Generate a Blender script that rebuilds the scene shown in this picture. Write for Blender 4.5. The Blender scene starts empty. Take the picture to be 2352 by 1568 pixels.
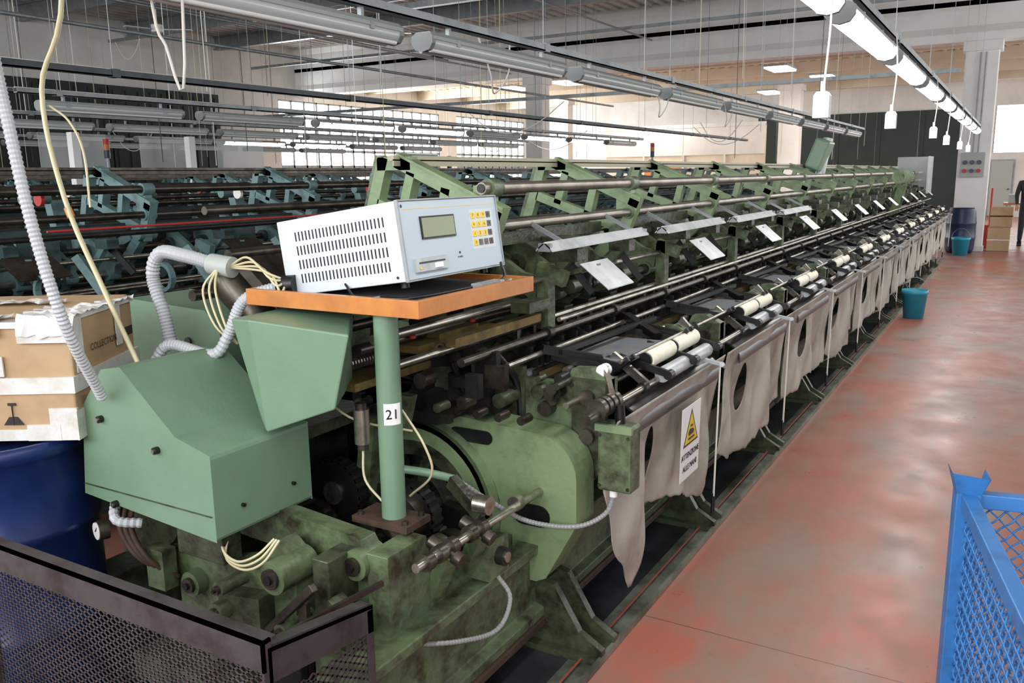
import bpy, math, random
import numpy as np
from mathutils import Vector, Matrix
random.seed(7)
C=bpy.context.collection
def s2l(v):
    v/=255.0
    return v/12.92 if v<=.04045 else ((v+.055)/1.055)**2.4
def rgb(r,g,b): return (s2l(r),s2l(g),s2l(b),1)
M={}
def mat(name,col,rough=.5,metal=0,col2=None,scale=4,lo=.45,hi=.7,bump=0,bscale=60,emit=0,alpha=1,detail=6,coat=0):
    m=bpy.data.materials.new(name); m.use_nodes=True; nt=m.node_tree; N=nt.nodes; L=nt.links
    b=N["Principled BSDF"]; b.inputs["Base Color"].default_value=col; b.inputs["Roughness"].default_value=rough; b.inputs["Metallic"].default_value=metal
    b.inputs["Alpha"].default_value=alpha; b.inputs["Coat Weight"].default_value=coat
    tc=N.new("ShaderNodeTexCoord")
    if col2:
        n=N.new("ShaderNodeTexNoise"); n.inputs["Scale"].default_value=scale; n.inputs["Detail"].default_value=detail; n.inputs["Roughness"].default_value=.65
        L.new(tc.outputs["Object"],n.inputs["Vector"])
        r=N.new("ShaderNodeMapRange"); r.inputs[1].default_value=lo; r.inputs[2].default_value=hi; L.new(n.outputs[0],r.inputs[0])
        x=N.new("ShaderNodeMix"); x.data_type='RGBA'; L.new(r.outputs[0],x.inputs[0]); x.inputs[6].default_value=col; x.inputs[7].default_value=col2
        L.new(x.outputs[2],b.inputs["Base Color"])
    if bump:
        n2=N.new("ShaderNodeTexNoise"); n2.inputs["Scale"].default_value=bscale; L.new(tc.outputs["Object"],n2.inputs["Vector"])
        bp=N.new("ShaderNodeBump"); bp.inputs["Strength"].default_value=bump; bp.inputs["Distance"].default_value=.01; L.new(n2.outputs[0],bp.inputs["Height"]); L.new(bp.outputs[0],b.inputs["Normal"])
    if emit:
        b.inputs["Emission Color"].default_value=col; b.inputs["Emission Strength"].default_value=emit
    M[name]=m; return m
mat("cover_green",rgb(112,140,116),.38,0,rgb(101,129,105),3,.4,.75,.05,90)
mat("cast_green",rgb(92,108,78),.42,0,rgb(46,42,32),11,.43,.66,.3,40,detail=9)
mat("light_green",rgb(118,138,102),.42,0,rgb(80,92,64),8,.48,.76,.15,40,detail=9)
mat("oil_green",rgb(68,76,54),.38,0,rgb(30,27,20),12,.40,.64,.3,40,detail=9)
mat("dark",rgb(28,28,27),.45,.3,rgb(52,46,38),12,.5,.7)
mat("black",rgb(16,16,18),.4)
mat("steel",rgb(176,172,162),.28,.9,rgb(98,88,74),14,.45,.75)
mat("dsteel",rgb(96,90,82),.35,.8,rgb(52,44,38),10,.4,.7)
mat("brass",rgb(140,118,70),.4,.6,rgb(70,60,40),9,.4,.7)
mat("rust",rgb(80,58,46),.7,.2,rgb(48,38,32),10,.4,.7)
mat("plate",rgb(146,150,156),.4,.4,rgb(116,120,124),6,.4,.7)
mat("whiteplate",rgb(186,192,194),.4,.2,rgb(150,156,158),8,.4,.7)
mat("tan",rgb(160,154,130),.5,.1)
mat("roller",rgb(236,230,210),.5,0,rgb(212,202,178),10,.5,.8)
mat("leather",rgb(178,173,162),.6,0,rgb(120,114,102),3.4,.42,.76,.25,12,detail=9)
mat("lip",rgb(84,82,80),.3,.4,rgb(52,48,46),5,.4,.7)
mat("console",rgb(196,203,209),.5,0,rgb(187,196,202),3)
mat("console_face",rgb(174,188,198),.5)
mat("lcd",rgb(112,124,88),.2)
mat("yellow",rgb(225,190,40),.5)
mat("wood",rgb(194,126,62),.35,0,rgb(156,96,46),9,.35,.75,0,coat=.3)
mat("tray_in",rgb(104,102,104),.6,0,rgb(74,72,74),6)
mat("white",rgb(236,236,234),.5)
mat("hose",rgb(178,182,186),.4)
mat("greyhose",rgb(140,142,140),.4)
mat("tube_y",rgb(194,186,150),.35)
mat("card",rgb(180,152,118),.8,0,rgb(164,136,102),5)
mat("tape",rgb(218,218,217),.2,0,rgb(190,182,168),9)
mat("ink",rgb(40,36,34),.7)
mat("barrel",rgb(20,42,96),.35,0,rgb(14,28,70),4)
mat("navy",rgb(24,38,70),.4)
mat("cyan",rgb(44,148,176),.4)
mat("cage",rgb(54,116,180),.4,0,rgb(40,80,130),9,.5,.75)
mat("guard",rgb(80,75,77),.45,.5,rgb(48,39,40),9)
mat("teal",rgb(100,130,132),.5,0,rgb(50,70,72),9,.48,.78)
mat("teald",rgb(54,74,76),.5,0,rgb(28,36,38),8)
mat("red",rgb(180,46,40),.5)
mat("orange",rgb(196,120,48),.5)
mat("galv",rgb(150,155,157),.45,.5,rgb(120,126,128),5)
mat("darkrail",rgb(84,88,92),.45,.5,rgb(62,66,68),5)
mat("lampbody",rgb(166,172,172),.4,.1)
mat("lampcap",rgb(128,133,133),.5,.1)
mat("lamplens",rgb(200,206,206),.15,0)
mat("lit",(1,.985,.96,1),.5,emit=10)
mat("litw",(1,.97,.90,1),.5,emit=8)
mat("win",(.97,.985,1,1),.5,emit=5)
mat("wallw",rgb(222,222,218),.8,0,rgb(198,197,191),.6,.4,.7)
mat("beamw",rgb(236,236,233),.8,0,rgb(220,219,214),.8,.4,.7)
mat("warm",rgb(210,200,180),.8,0,rgb(192,180,156),.7)
mat("ceil",rgb(192,189,182),.8,0,rgb(158,155,149),.8)
mat("dgreen",rgb(32,48,44),.6,0,rgb(24,34,34),.8)
mat("pit",rgb(50,55,58),.4,0,rgb(24,26,28),3,.4,.65,.2,30)
mat("rail",rgb(134,140,128),.35,.4,rgb(76,82,70),6,.4,.65)
mat("cord",rgb(215,212,204),.7)
mat("orangecord",rgb(140,60,48),.7)
mat("skin",rgb(190,140,115),.5)
mat("hair",rgb(40,30,24),.7)
mat("cloth",rgb(36,40,48),.8)
mat("panelgrey",rgb(166,172,168),.5)
mat("gl",rgb(215,220,220),.2,0,alpha=.35)
mat("tubesteel",rgb(140,134,124),.35,.75,rgb(102,94,84),6,.4,.7)
def floor_mat():
    m=bpy.data.materials.new("floor_red"); m.use_nodes=True; nt=m.node_tree; N=nt.nodes; L=nt.links; b=N["Principled BSDF"]
    tc=N.new("ShaderNodeTexCoord")
    def noise(s,d=8,r=.6,v=None):
        n=N.new("ShaderNodeTexNoise"); n.inputs["Scale"].default_value=s; n.inputs["Detail"].default_value=d; n.inputs["Roughness"].default_value=r; L.new(v or tc.outputs["Object"],n.inputs[0]); return n.outputs[0]
    def rng(o,a,c,hi=1):
        r=N.new("ShaderNodeMapRange"); r.inputs[1].default_value=a; r.inputs[2].default_value=c; r.inputs[4].default_value=hi; L.new(o,r.inputs[0]); return r.outputs[0]
    def mix(f,a,c):
        x=N.new("ShaderNodeMix"); x.data_type='RGBA'
        L.new(f,x.inputs[0])
        for i,v in ((6,a),(7,c)):
            if isinstance(v,tuple): x.inputs[i].default_value=v
            else: L.new(v,x.inputs[i])
        return x.outputs[2]
    mp=N.new("ShaderNodeMapping"); mp.inputs["Scale"].default_value=(1,.5,1); L.new(tc.outputs["Object"],mp.inputs[0])
    c=mix(rng(noise(1.3,6,.6,mp.outputs[0]),.40,.62),rgb(170,94,76),rgb(156,104,90))
    c=mix(rng(noise(2.0,7,.6,mp.outputs[0]),.44,.60,.8),c,rgb(138,122,110))
    c=mix(rng(noise(6,7,.7),.48,.70,.55),c,rgb(130,112,100))
    c=mix(rng(noise(34,3),.66,.76,.5),c,rgb(98,74,64))
    sp=N.new("ShaderNodeSeparateXYZ"); L.new(tc.outputs["Object"],sp.inputs[0])
    def line(axis,per,off,w):
        a=N.new("ShaderNodeMath"); a.operation='ADD'; a.inputs[1].default_value=off; L.new(sp.outputs[axis],a.inputs[0])
        p=N.new("ShaderNodeMath"); p.operation='PINGPONG'; p.inputs[1].default_value=per/2; L.new(a.outputs[0],p.inputs[0])
        q=N.new("ShaderNodeMath"); q.operation='LESS_THAN'; q.inputs[1].default_value=w; L.new(p.outputs[0],q.inputs[0]); return q.outputs[0]
    c=mix(line(1,4.6,-2.9,.0025),c,rgb(100,64,54))
    c=mix(line(0,5.2,-1.2,.0025),c,rgb(100,64,54))
    L.new(c,b.inputs["Base Color"])
    r=N.new("ShaderNodeMapRange"); r.inputs[1].default_value=.3; r.inputs[2].default_value=.7; r.inputs[3].default_value=.26; r.inputs[4].default_value=.48; L.new(noise(3),r.inputs[0]); L.new(r.outputs[0],b.inputs["Roughness"])
    M["floor"]=m
floor_mat()

class B:
    def __init__(s): s.v=[];s.f=[];s.m=[];s.sm=[];s.ms=[]
    def mi(s,m):
        if m not in s.ms: s.ms.append(m)
        return s.ms.index(m)
    def add(s,vs,fs,m,sm=False):
        o=len(s.v); s.v+= [tuple(x) for x in vs]; k=s.mi(m)
        for f in fs: s.f.append([o+i for i in f]); s.m.append(k); s.sm.append(sm)
    def box(s,a,b,m,rot=None):
        x0,y0,z0=[min(a[i],b[i]) for i in range(3)]; x1,y1,z1=[max(a[i],b[i]) for i in range(3)]
        vs=[Vector(p) for p in [(x0,y0,z0),(x1,y0,z0),(x1,y1,z0),(x0,y1,z0),(x0,y0,z1),(x1,y0,z1),(x1,y1,z1),(x0,y1,z1)]]
        if rot:
            c=Vector(((x0+x1)/2,(y0+y1)/2,(z0+z1)/2)); R=Matrix.Rotation(rot[1],3,rot[0]); vs=[R@(v-c)+c for v in vs]
        s.add(vs,[(0,3,2,1),(4,5,6,7),(0,1,5,4),(1,2,6,5),(2,3,7,6),(3,0,4,7)],m)
    def bar(s,p,q,w,h,m):
        p=Vector(p);q=Vector(q);d=(q-p).normalized(); up=Vector((0,0,1)) if abs(d.z)<.9 else Vector((0,1,0))
        a=d.cross(up).normalized(); b=a.cross(d).normalized(); vs=[]
        for e in (p,q):
            for i,j in ((-1,-1),(1,-1),(1,1),(-1,1)): vs.append(e+a*i*w/2+b*j*h/2)
        s.add(vs,[(3,2,1,0),(4,5,6,7),(0,1,5,4),(1,2,6,5),(2,3,7,6),(3,0,4,7)],m)
    def cyl(s,p,q,r,m,n=12,r2=None,cap=True):
        p=Vector(p);q=Vector(q);d=(q-p).normalized(); up=Vector((0,0,1)) if abs(d.z)<.9 else Vector((1,0,0))
        a=d.cross(up).normalized(); b=a.cross(d).normalized(); r2=r if r2 is None else r2; vs=[]
        for e,rr in ((p,r),(q,r2)):
            for i in range(n):
                t=2*math.pi*i/n; vs.append(e+(a*math.cos(t)+b*math.sin(t))*rr)
        s.add(vs,[(i,(i+1)%n,n+(i+1)%n,n+i) for i in range(n)],m,n>6)
        if cap: s.add(vs,[tuple(range(n))[::-1],tuple(range(n,2*n))],m)
    def prism(s,poly,ax,a,b,m,sm=False):
        def P(u,w,t): return {1:(u,t,w),0:(t,u,w),2:(u,w,t)}[ax]
        n=len(poly); vs=[P(u,w,a) for u,w in poly]+[P(u,w,b) for u,w in poly]
        s.add(vs,[(i,(i+1)%n,n+(i+1)%n,n+i) for i in range(n)],m,sm); s.add(vs,[tuple(range(n))[::-1],tuple(range(n,2*n))],m)
    def tube(s,pts,r,m,n=8,sub=6,rib=0):
        P=[Vector(p) for p in pts]; Q=[]
        if len(P)>2:
            E=[2*P[0]-P[1]]+P+[2*P[-1]-P[-2]]
            for i in range(1,len(E)-2):
                for k in range(sub):
                    t=k/sub; a,b,c,d=E[i-1:i+3]
                    Q.append(.5*((2*b)+(c-a)*t+(2*a-5*b+4*c-d)*t*t+(3*b-a-3*c+d)*t**3))
            Q.append(P[-1])
        else: Q=P
        if rib:
            R=[]
            for i in range(len(Q)-1):
                seg=(Q[i+1]-Q[i]).length; k=max(2,2*round(seg/rib/2))
                for j in range(k): R.append(Q[i].lerp(Q[i+1],j/k))
            R.append(Q[-1]); Q=R
        vs=[]; prev=None
        for i,q in enumerate(Q):
            d=(Q[min(i+1,len(Q)-1)]-Q[max(i-1,0)]).normalized()
            if prev is None:
                up=Vector((0,0,1)) if abs(d.z)<.9 else Vector((1,0,0)); a=d.cross(up).normalized()
            else: a=(prev-d*prev.dot(d)).normalized()
            prev=a; b=d.cross(a); rr=r*(1.0 if not rib or i%2 else .84)
            for k in range(n):
                t=2*math.pi*k/n; vs.append(q+(a*math.cos(t)+b*math.sin(t))*rr)
        fs=[]
        for i in range(len(Q)-1):
            for k in range(n): fs.append((i*n+k,i*n+(k+1)%n,(i+1)*n+(k+1)%n,(i+1)*n+k))
        s.add(vs,fs,m,not rib)
    def ring(s,c,ax,R,r,w,m,n=40,a0=0,a1=2*math.pi):
        full=abs(a1-a0-2*math.pi)<1e-4; k=n if full else n+1; vs=[]
        for i in range(k):
            t=a0+(a1-a0)*i/n; cu,su=math.cos(t),math.sin(t)
            for rr,o in ((R,-w/2),(R,w/2),(r,w/2),(r,-w/2)):
                u,v=rr*cu,rr*su
                vs.append({1:(c[0]+u,c[1]+o,c[2]+v),0:(c[0]+o,c[1]+u,c[2]+v),2:(c[0]+u,c[1]+v,c[2]+o)}[ax])
        fs=[]
        for i in range(n):
            j=(i+1)%k
            for e in range(4): fs.append((i*4+e,j*4+e,j*4+(e+1)%4,i*4+(e+1)%4))
        s.add(vs,fs,m)
    def obj(s,name,parent=None,bevel=0,loc=(0,0,0),fix=True):
        me=bpy.data.meshes.new(name); me.from_pydata(s.v,[],s.f)
        for k in s.ms: me.materials.append(M[k])
        me.polygons.foreach_set("material_index",s.m); me.polygons.foreach_set("use_smooth",s.sm); me.update()
        if fix:
            import bmesh
            bm=bmesh.new(); bm.from_mesh(me); bmesh.ops.recalc_face_normals(bm,faces=bm.faces); bm.to_mesh(me); bm.free()
        return place(name,me,parent,loc,bevel)
def place(name,me,parent=None,loc=(0,0,0),bevel=0):
    o=bpy.data.objects.new(name,me); C.objects.link(o); o.location=loc
    if parent: o.parent=parent
    if bevel:
        b=o.modifiers.new("bevel",'BEVEL'); b.width=bevel; b.segments=2; b.limit_method='ANGLE'; b.angle_limit=.6
    return o
def empty(name,loc=(0,0,0)):
    o=bpy.data.objects.new(name,None); C.objects.link(o); o.location=loc; o.empty_display_size=.1; return o
def text(name,body,size,mtx,m,parent=None,ext=.0006,align='CENTER'):
    c=bpy.data.curves.new(name,'FONT'); c.body=body; c.size=size; c.extrude=ext; c.align_x=align; c.align_y='CENTER'; c.materials.append(M[m])
    o=bpy.data.objects.new(name,c); C.objects.link(o); o.matrix_world=mtx
    if parent: o.parent=parent
    return o
def frame(o,x,y):
    x=Vector(x).normalized(); y=Vector(y).normalized(); z=x.cross(y)
    return Matrix(((x.x,y.x,z.x,o[0]),(x.y,y.y,z.y,o[1]),(x.z,y.z,z.z,o[2]),(0,0,0,1)))

# ---------------- camera
yaw,pit,rol=math.radians(30.6),math.radians(10.99),math.radians(.838)
f=Vector((-math.sin(yaw)*math.cos(pit),math.cos(yaw)*math.cos(pit),-math.sin(pit))); r0=Vector((math.cos(yaw),math.sin(yaw),0)); d0=f.cross(r0)
r=r0*math.cos(rol)+d0*math.sin(rol); d=-r0*math.sin(rol)+d0*math.cos(rol)
cam=bpy.data.cameras.new("camera"); co=bpy.data.objects.new("camera",cam); C.objects.link(co)
co.matrix_world=Matrix(((r.x,-d.x,-f.x,0),(r.y,-d.y,-f.y,0),(r.z,-d.z,-f.z,1.7),(0,0,0,1)))
cam.lens=1950/2352*36; cam.sensor_width=36; cam.clip_start=.05
bpy.context.scene.camera=co

# ---------------- room
XL,XR,YB,YN=-20.0,7.0,36.0,-5.0
g=B(); g.box((XL-.3,YN,-.12),(XR,YB+.3,0),"floor"); g.obj("floor")
def wall_with_holes(name,axis,pos,th,u0,u1,z0,z1,holes,m):
    g=B(); us=sorted(set([u0,u1]+[h[0] for h in holes]+[h[1] for h in holes])); zs=sorted(set([z0,z1]+[h[2] for h in holes]+[h[3] for h in holes]))
    for i in range(len(us)-1):
        for j in range(len(zs)-1):
            cu=(us[i]+us[i+1])/2; cz=(zs[j]+zs[j+1])/2
            if any(h[0]<cu<h[1] and h[2]<cz<h[3] for h in holes): continue
            if axis==0: g.box((pos,us[i],zs[j]),(pos-th,us[i+1],zs[j+1]),m)
            else: g.box((us[i],pos,zs[j]),(us[i+1],pos+th,zs[j+1]),m)
    return g.obj(name)
lh=[(19.8,28.4,1.6,4.15),(29.6,35.2,1.6,4.15)]
wall_with_holes("wall_left",0,XL,.3,YN,YB+.3,0,6,lh,"wallw")
bh=[(-.95,2.6,2.3,3.95)]
wall_with_holes("wall_back",1,YB,.3,XL,XR,0,6,bh,"wallw")
k=1
for h in lh:
    g=B(); g.box((XL-.2,h[0],h[2]),(XL-.22,h[1],h[3]),"win")
    n=int((h[1]-h[0])/.55)
    for i in range(n+1):
        y=h[0]+(h[1]-h[0])*i/n; g.box((XL-.12,y-.035,h[2]),(XL-.02,y+.035,h[3]),"galv")
    for i in range(6):
        z=h[2]+(h[3]-h[2])*i/5; g.box((XL-.12,h[0],z-.04),(XL-.02,h[1],z+.04),"galv")
    g.obj("window_%d"%k); k+=1
g=B(); h=bh[0]; g.box((h[0],YB+.2,h[2]),(h[1],YB+.22,h[3]),"win")
for i in range(4):
    x=h[0]+(h[1]-h[0])*i/3; g.box((x-.03,YB+.02,h[2]),(x+.03,YB+.12,h[3]),"galv")
g.obj("window_3")
g=B()
for i in range(7):
    y=5.2+i*1.75; g.box((XL+.02,y,0.02),(XL+.1,y+1.7,4.1),"dgreen")
    for j in range(5): g.box((XL+.1,y+.1+j*.36,.1),(XL+.13,y+.16+j*.36,4.0),"dgreen")
g.obj("door_1")
g=B()
for i in range(5):
    x=-9.4+i*1.5; g.box((x,YB-.1,.02),(x+1.46,YB-.02,3.9),"dgreen"); g.box((x+.1,YB-.13,.1),(x+.16,YB-.1,3.8),"dgreen")
g.obj("door_2")
g=B(); g.box((-1.0,YB-.06,.01),(-.2,YB-.02,2.05),"galv"); g.box((-.94,YB-.08,.05),(-.26,YB-.05,2.0),"panelgrey"); g.cyl((-.34,YB-.12,1.0),(-.34,YB-.08,1.0),.03,"dsteel",8); g.obj("door_3")
g=B(); g.box((-13.5,30,0),(-7.6,30.15,3.35),"warm"); g.box((-13.5,29.96,2.35),(-7.6,30.0,3.3),"wallw"); g.box((-13.5,29.94,3.3),(-7.6,30.1,3.42),"wallw")
for x in (-12,-10.5,-9): g.box((x,29.92,0),(x+.06,29.96,2.35),"wallw")
g.box((-11.9,29.94,.9),(-10.6,29.97,2.0),"orange"); g.obj("wall_partition")
def corr(name,y0,y1,z,m):
    g=B(); vs=[];fs=[]; x=XL; pr=[(0,0),(.16,0),(.2,-.06),(.26,-.06),(.3,0)]
    P=[]
    while x<XR:
        for a,b in pr[:-1]: P.append((x+a,z+b))
        x+=.3
    P.append((x,z))
    for u,w in P: vs+=[(u,y0,w),(u,y1,w)]
    for i in range(len(P)-1): fs.append((2*i,2*i+1,2*i+3,2*i+2))
    g.add(vs,fs,m); g.box((XL,y0,z+.05),(XR,y1,z+.15),m); g.obj(name,fix=False)
corr("ceiling",YN,20.6,5.75,"ceil"); corr("ceiling.001",20.6,YB,4.95,"warm")
g=B()
g.prism([(20.5,4.28),(20.95,4.28),(20.95,4.45),(20.8,4.6),(20.8,5.5),(20.95,5.65),(20.95,5.8),(20.5,5.8),(20.5,5.65),(20.6,5.5),(20.6,4.6),(20.5,4.45)],0,XL,XR,"beamw"); g.obj("ceiling_beam")
g=B()
for y in (24,27,30,33): g.box((XL,y,4.6),(XR,y+.2,4.94),"warm")
g.obj("ceiling_beam.001")
for i,y in enumerate((3.5,6.3,9.1,11.9,14.7,17.5)):
    g=B(); g.box((XL,y,5.35),(XR,y+.05,5.68),"galv"); g.box((XL,y-.06,5.33),(XR,y+.11,5.36),"galv"); g.box((XL,y-.06,5.66),(XR,y+.11,5.69),"galv"); g.obj("ceiling_joist")
for nm,x,y,w,z in (("column",-.87,20.72,.6,4.28),("column",-11.35,20.72,.5,4.28),("column",-6.9,30.5,.7,4.6),("column",-15.5,30.5,.5,4.6)):
    g=B(); g.box((x-w/2,y-.22,0),(x+w/2,y+.22,z),"beamw"); g.box((x-w/2-.02,y-.24,0),(x+w/2+.02,y+.24,.12),"wallw"); g.box((x-w/2-.06,y-.28,z-.2),(x+w/2+.06,y+.28,z),"beamw")
    g.obj(nm,bevel=.015)
g=B(); PL=((-14.5,25),(-12.4,24.5),(-11.5,29),(-6,25),(-5.4,28),(-8,32),(-3,31))
for x,y in PL:
    g.box((x-.3,y-.6,4.5),(x+.3,y+.6,4.56),"litw"); g.box((x-.33,y-.63,4.54),(x+.33,y+.63,4.6),"lampbody")
    for dy in (-.5,.5): g.cyl((x,y+dy,4.6),(x,y+dy,4.95),.006,"galv",6)
g.obj("ceiling_panel_lights")
for x,y in ((-12.5,15.5),(-16,12.5)):
    g=B(); g.cyl((x,y,5.7),(x,y,4.9),.015,"white",8); g.cyl((x,y,4.95),(x,y,4.8),.12,"white",16)
    for kk in range(3):
        a=.5+kk*2.094; g.bar((x+.1*math.cos(a),y+.1*math.sin(a),4.85),(x+.75*math.cos(a),y+.75*math.sin(a),4.83),.13,.012,"white")
    g.obj("ceiling_fan")

# ---------------- fluorescent lights
def lamp_mesh(lit):
    g=B(); L=1.58
    pr=[(-.065,.0),(-.06,-.025),(-.04,-.05),(0,-.06),(.04,-.05),(.06,-.025),(.065,0)]
    g.prism(pr,1,.02,L-.02,"lit" if lit else "lamplens",True)
    g.prism([(-.07,0),(.07,0),(.068,.018),(.045,.04),(-.045,.04),(-.068,.018)],1,0.01,L-.01,"lampbody")
    for e in (0,L-.03): g.prism([(-.068,.02),(-.068,-.02),(-.045,-.052),(0,-.062),(.045,-.052),(.068,-.02),(.068,.02),(.04,.036),(-.04,.036)],1,e,e+.03,"lampcap")
    if not lit:
        for x in (-.03,.03): g.cyl((x,.03,-.05),(x,L-.03,-.05),.014,"white",8)
    for y in (.25,L-.25):
        g.box((-.012,y-.01,.04),(.012,y+.01,.09),"galv")
        for sx in (-.072,.064): g.box((sx,y-.015,-.015),(sx+.008,y+.015,.02),"galv")
    o=g.obj("fluorescent_light"); me=o.data; bpy.data.objects.remove(o); return me
LU,LT=lamp_mesh(False),lamp_mesh(True)
ZL=2.42
def tray(x,y0,y1,z,m="galv"):
    g=B(); g.box((x-.03,y0,z),(x+.03,y1,z+.008),m); g.box((x-.03,y0,z),(x-.026,y1,z+.045),m); g.box((x+.026,y0,z),(x+.03,y1,z+.045),m)
    y=y0+.4
    while y<y1: 
        g.box((x-.036,y-.03,z-.004),(x+.036,y+.03,z+.05),m); g.cyl((x,y,z+.03),(x,y,5.68),.003,"galv",5); y+=2.4
    g.cyl((x-.01,y0,z+.05),(x-.01,y1,z+.05),.006,"cord",6)
    g.obj("cable_tray")
for x,y0,nn,lit in ((-.77,-1.2,11,1),(-2.8,.2,10,0),(-7.9,4.8,8,2),(-10.4,3.6,8,0),(-12.9,4.0,8,3),(-15.4,5,7,0)):
    for i in range(nn):
        y=y0+i*1.82
        on= lit==1 or (lit==2 and i in (2,3,5,6)) or (lit==3 and i in (4,5))
        place("fluorescent_light",LT if on else LU,None,(x,y,ZL))
    if nn: tray(x,y0-.2,y0+nn*1.82+.3,ZL+.09)
tray(-5.35,1.0,19.5,2.40,"darkrail"); tray(-9.0,2.0,19.5,2.62,"darkrail")
for y,z in ((3.62,1.95),(5.7,1.99),(8.6,2.02),(10.2,2.0),(12.5,2.0),(14.5,2.0)):
    g=B(); x=-.70
    g.tube([(x,y,2.5),(x+.015,y+.01,2.3),(x+.005,y,z+.1)],.005,"cord",6)
    g.prism([(x-.03,z-.04),(x+.03,z-.04),(x+.03,z+.045),(x+.02,z+.06),(x-.02,z+.06),(x-.03,z+.045)],1,y-.025,y+.025,"white"); g.cyl((x,y,z+.06),(x,y,z+.1),.01,"white",8)
    g.obj("pendant_socket",bevel=.004)
g=B()
for i in range(80):
    x=random.uniform(-17,-2.0); y=random.uniform(5,19.5); z=random.choice([ZL+.1,ZL+.1,1.95,2.1,1.9])
    g.cyl((x,y,z),(x+random.uniform(-.04,.04),y,5.6),random.choice([.003,.004,.006]),random.choice(["cord","galv","tube_y","darkrail"]),5)
for i in range(16):
    x=random.uniform(-16,-4); y=random.uniform(6,18); w_=random.uniform(.6,1.6); z=random.choice([ZL+.1,4.2,5.3])
    g.tube([(x,y,z),(x+w_*.25,y,z-.25),(x+w_*.5,y,z-.32),(x+w_*.75,y,z-.22),(x+w_,y,z)],.006,"cord",6)
for (x,y) in ((-2.8,4.6),(-2.8,7.4),(-2.8,9.4)):
    g.tube([(x,y-.2,2.5),(x+.03,y-.12,2.3),(x-.02,y,2.2),(x+.02,y+.1,2.32),(x,y+.16,2.5)],.005,"cord",6)
g.tube([(-2.82,2.2,5.5),(-2.82,2.18,2.7),(-2.80,2.22,2.20),(-2.75,2.27,2.34),(-2.74,2.29,5.5)],.006,"cord",6)
g.obj("hanging_cables")
g=B()
for x,z in ((-9,3.4),(-12,4.4),(-14,4.9),(-8,4.9)): g.cyl((x,3,z),(x,20.4,z),.022,"galv",8)
for y,z in ((16.5,3.3),(14,5.1),(7.5,5.1),(18.6,4.9)): g.box((XL+.2,y,z),(-1,y+.05,z+.07),"galv")
g.box((-10,12.6,4.6),(1,12.72,4.7),"galv"); g.box((-4.8,12.5,4.62),(-4.5,12.6,4.82),"red")
for x,y in ((-9.5,9),(-11,13),(-6.5,13.5)): g.box((x,y,5.2),(x+1.2,y+.25,5.3),"beamw")
g.obj("overhead_conduit")

# ---------------- main knitting machine
KM=empty("knitting_machine")
S=1.3; NS=12; Y0=2.66; YE=Y0+S*NS
g=B()
g.prism([(-1.56,.13),(-1.36,.13),(-1.36,.165),(-1.395,.175),(-1.395,.375),(-1.36,.385),(-1.36,.42),(-1.56,.42)],1,1.55,YE,"cast_green")
g.prism([(-2.7,.14),(-2.55,.14),(-2.55,.38),(-2.7,.38)],1,1.62,YE,"oil_green")
g.box((-1.57,1.55,.10),(-1.35,YE,.13),"rust")
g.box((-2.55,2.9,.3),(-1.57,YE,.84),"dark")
g.box((-2.4,2.7,.84),(-1.5,YE,.93),"oil_green")
g.obj("base_frame",KM,.004)
def rodset():
    g=B()
    rods=[(-1.155,.915,.013,"steel",2.45),(-1.27,.93,.012,"steel",2.5),(-1.2,1.03,.007,"steel",2.8),(-1.30,.98,.01,"dsteel",2.6),(-1.5,1.045,.011,"steel",2.5),(-1.56,1.09,.016,"dsteel",2.3),
    (-1.62,1.13,.013,"steel",2.0),(-1.68,1.21,.017,"steel",2.0),(-1.75,1.17,.02,"dsteel",2.0),(-1.8,1.28,.014,"steel",2.2),(-1.86,1.33,.02,"dsteel",2.2),(-1.6,1.3,.012,"steel",2.6),(-1.9,1.42,.012,"dsteel",2.6),(-2.0,1.5,.016,"dsteel",2.4),(-1.45,1.17,.009,"steel",2.8),
    (-1.65,1.66,.022,"tubesteel",2.59),(-1.65,1.52,.02,"tubesteel",2.68),(-1.95,1.2,.02,"dsteel",2.0),(-2.3,1.45,.02,"dsteel",2.0),(-2.5,1.3,.02,"dsteel",2.0),(-2.4,1.6,.015,"dsteel",2.0)]
    for x,z,rr,m,y in rods: g.cyl((x,y,z),(x,YE+.1,z),rr,m,12)
    g.cyl((-1.65,2.585,1.66),(-1.65,2.59,1.66),.016,"black",12)
    for y in np.arange(2.9,YE,.65):
        for x,z,rr in ((-1.155,.915,.022),(-1.68,1.21,.026),(-1.56,1.09,.026),(-1.86,1.33,.03)): g.cyl((x,y,z),(x,y+.035,z),rr,"dark",10)
    g.box((-1.78,2.7,.93),(-1.44,YE,.965),"black")
    for x,m,z in ((-1.47,"brass",.985),(-1.5,"dsteel",.99),(-1.535,"whiteplate",.985),(-1.57,"black",1.0),(-1.61,"brass",1.0),(-1.65,"dsteel",1.02),(-1.7,"steel",1.03)):
        g.box((x-.011,2.7,.96),(x+.011,YE,z),m)
    g.box((-1.42,2.7,.90),(-1.36,YE,.94),"dsteel")
    g.box((-1.93,2.0,1.05),(-1.86,YE,1.13),"oil_green"); g.box((-2.3,2.6,1.0),(-2.2,YE,1.3),"oil_green")
    g.box((-2.075,2.6,1.765),(-2.045,YE,1.785),"tan"); g.box((-2.05,2.6,1.745),(-2.045,YE,1.77),"tan")
    return g
RM=rodset().obj("shafts_and_needle_beds",KM).data
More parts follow.
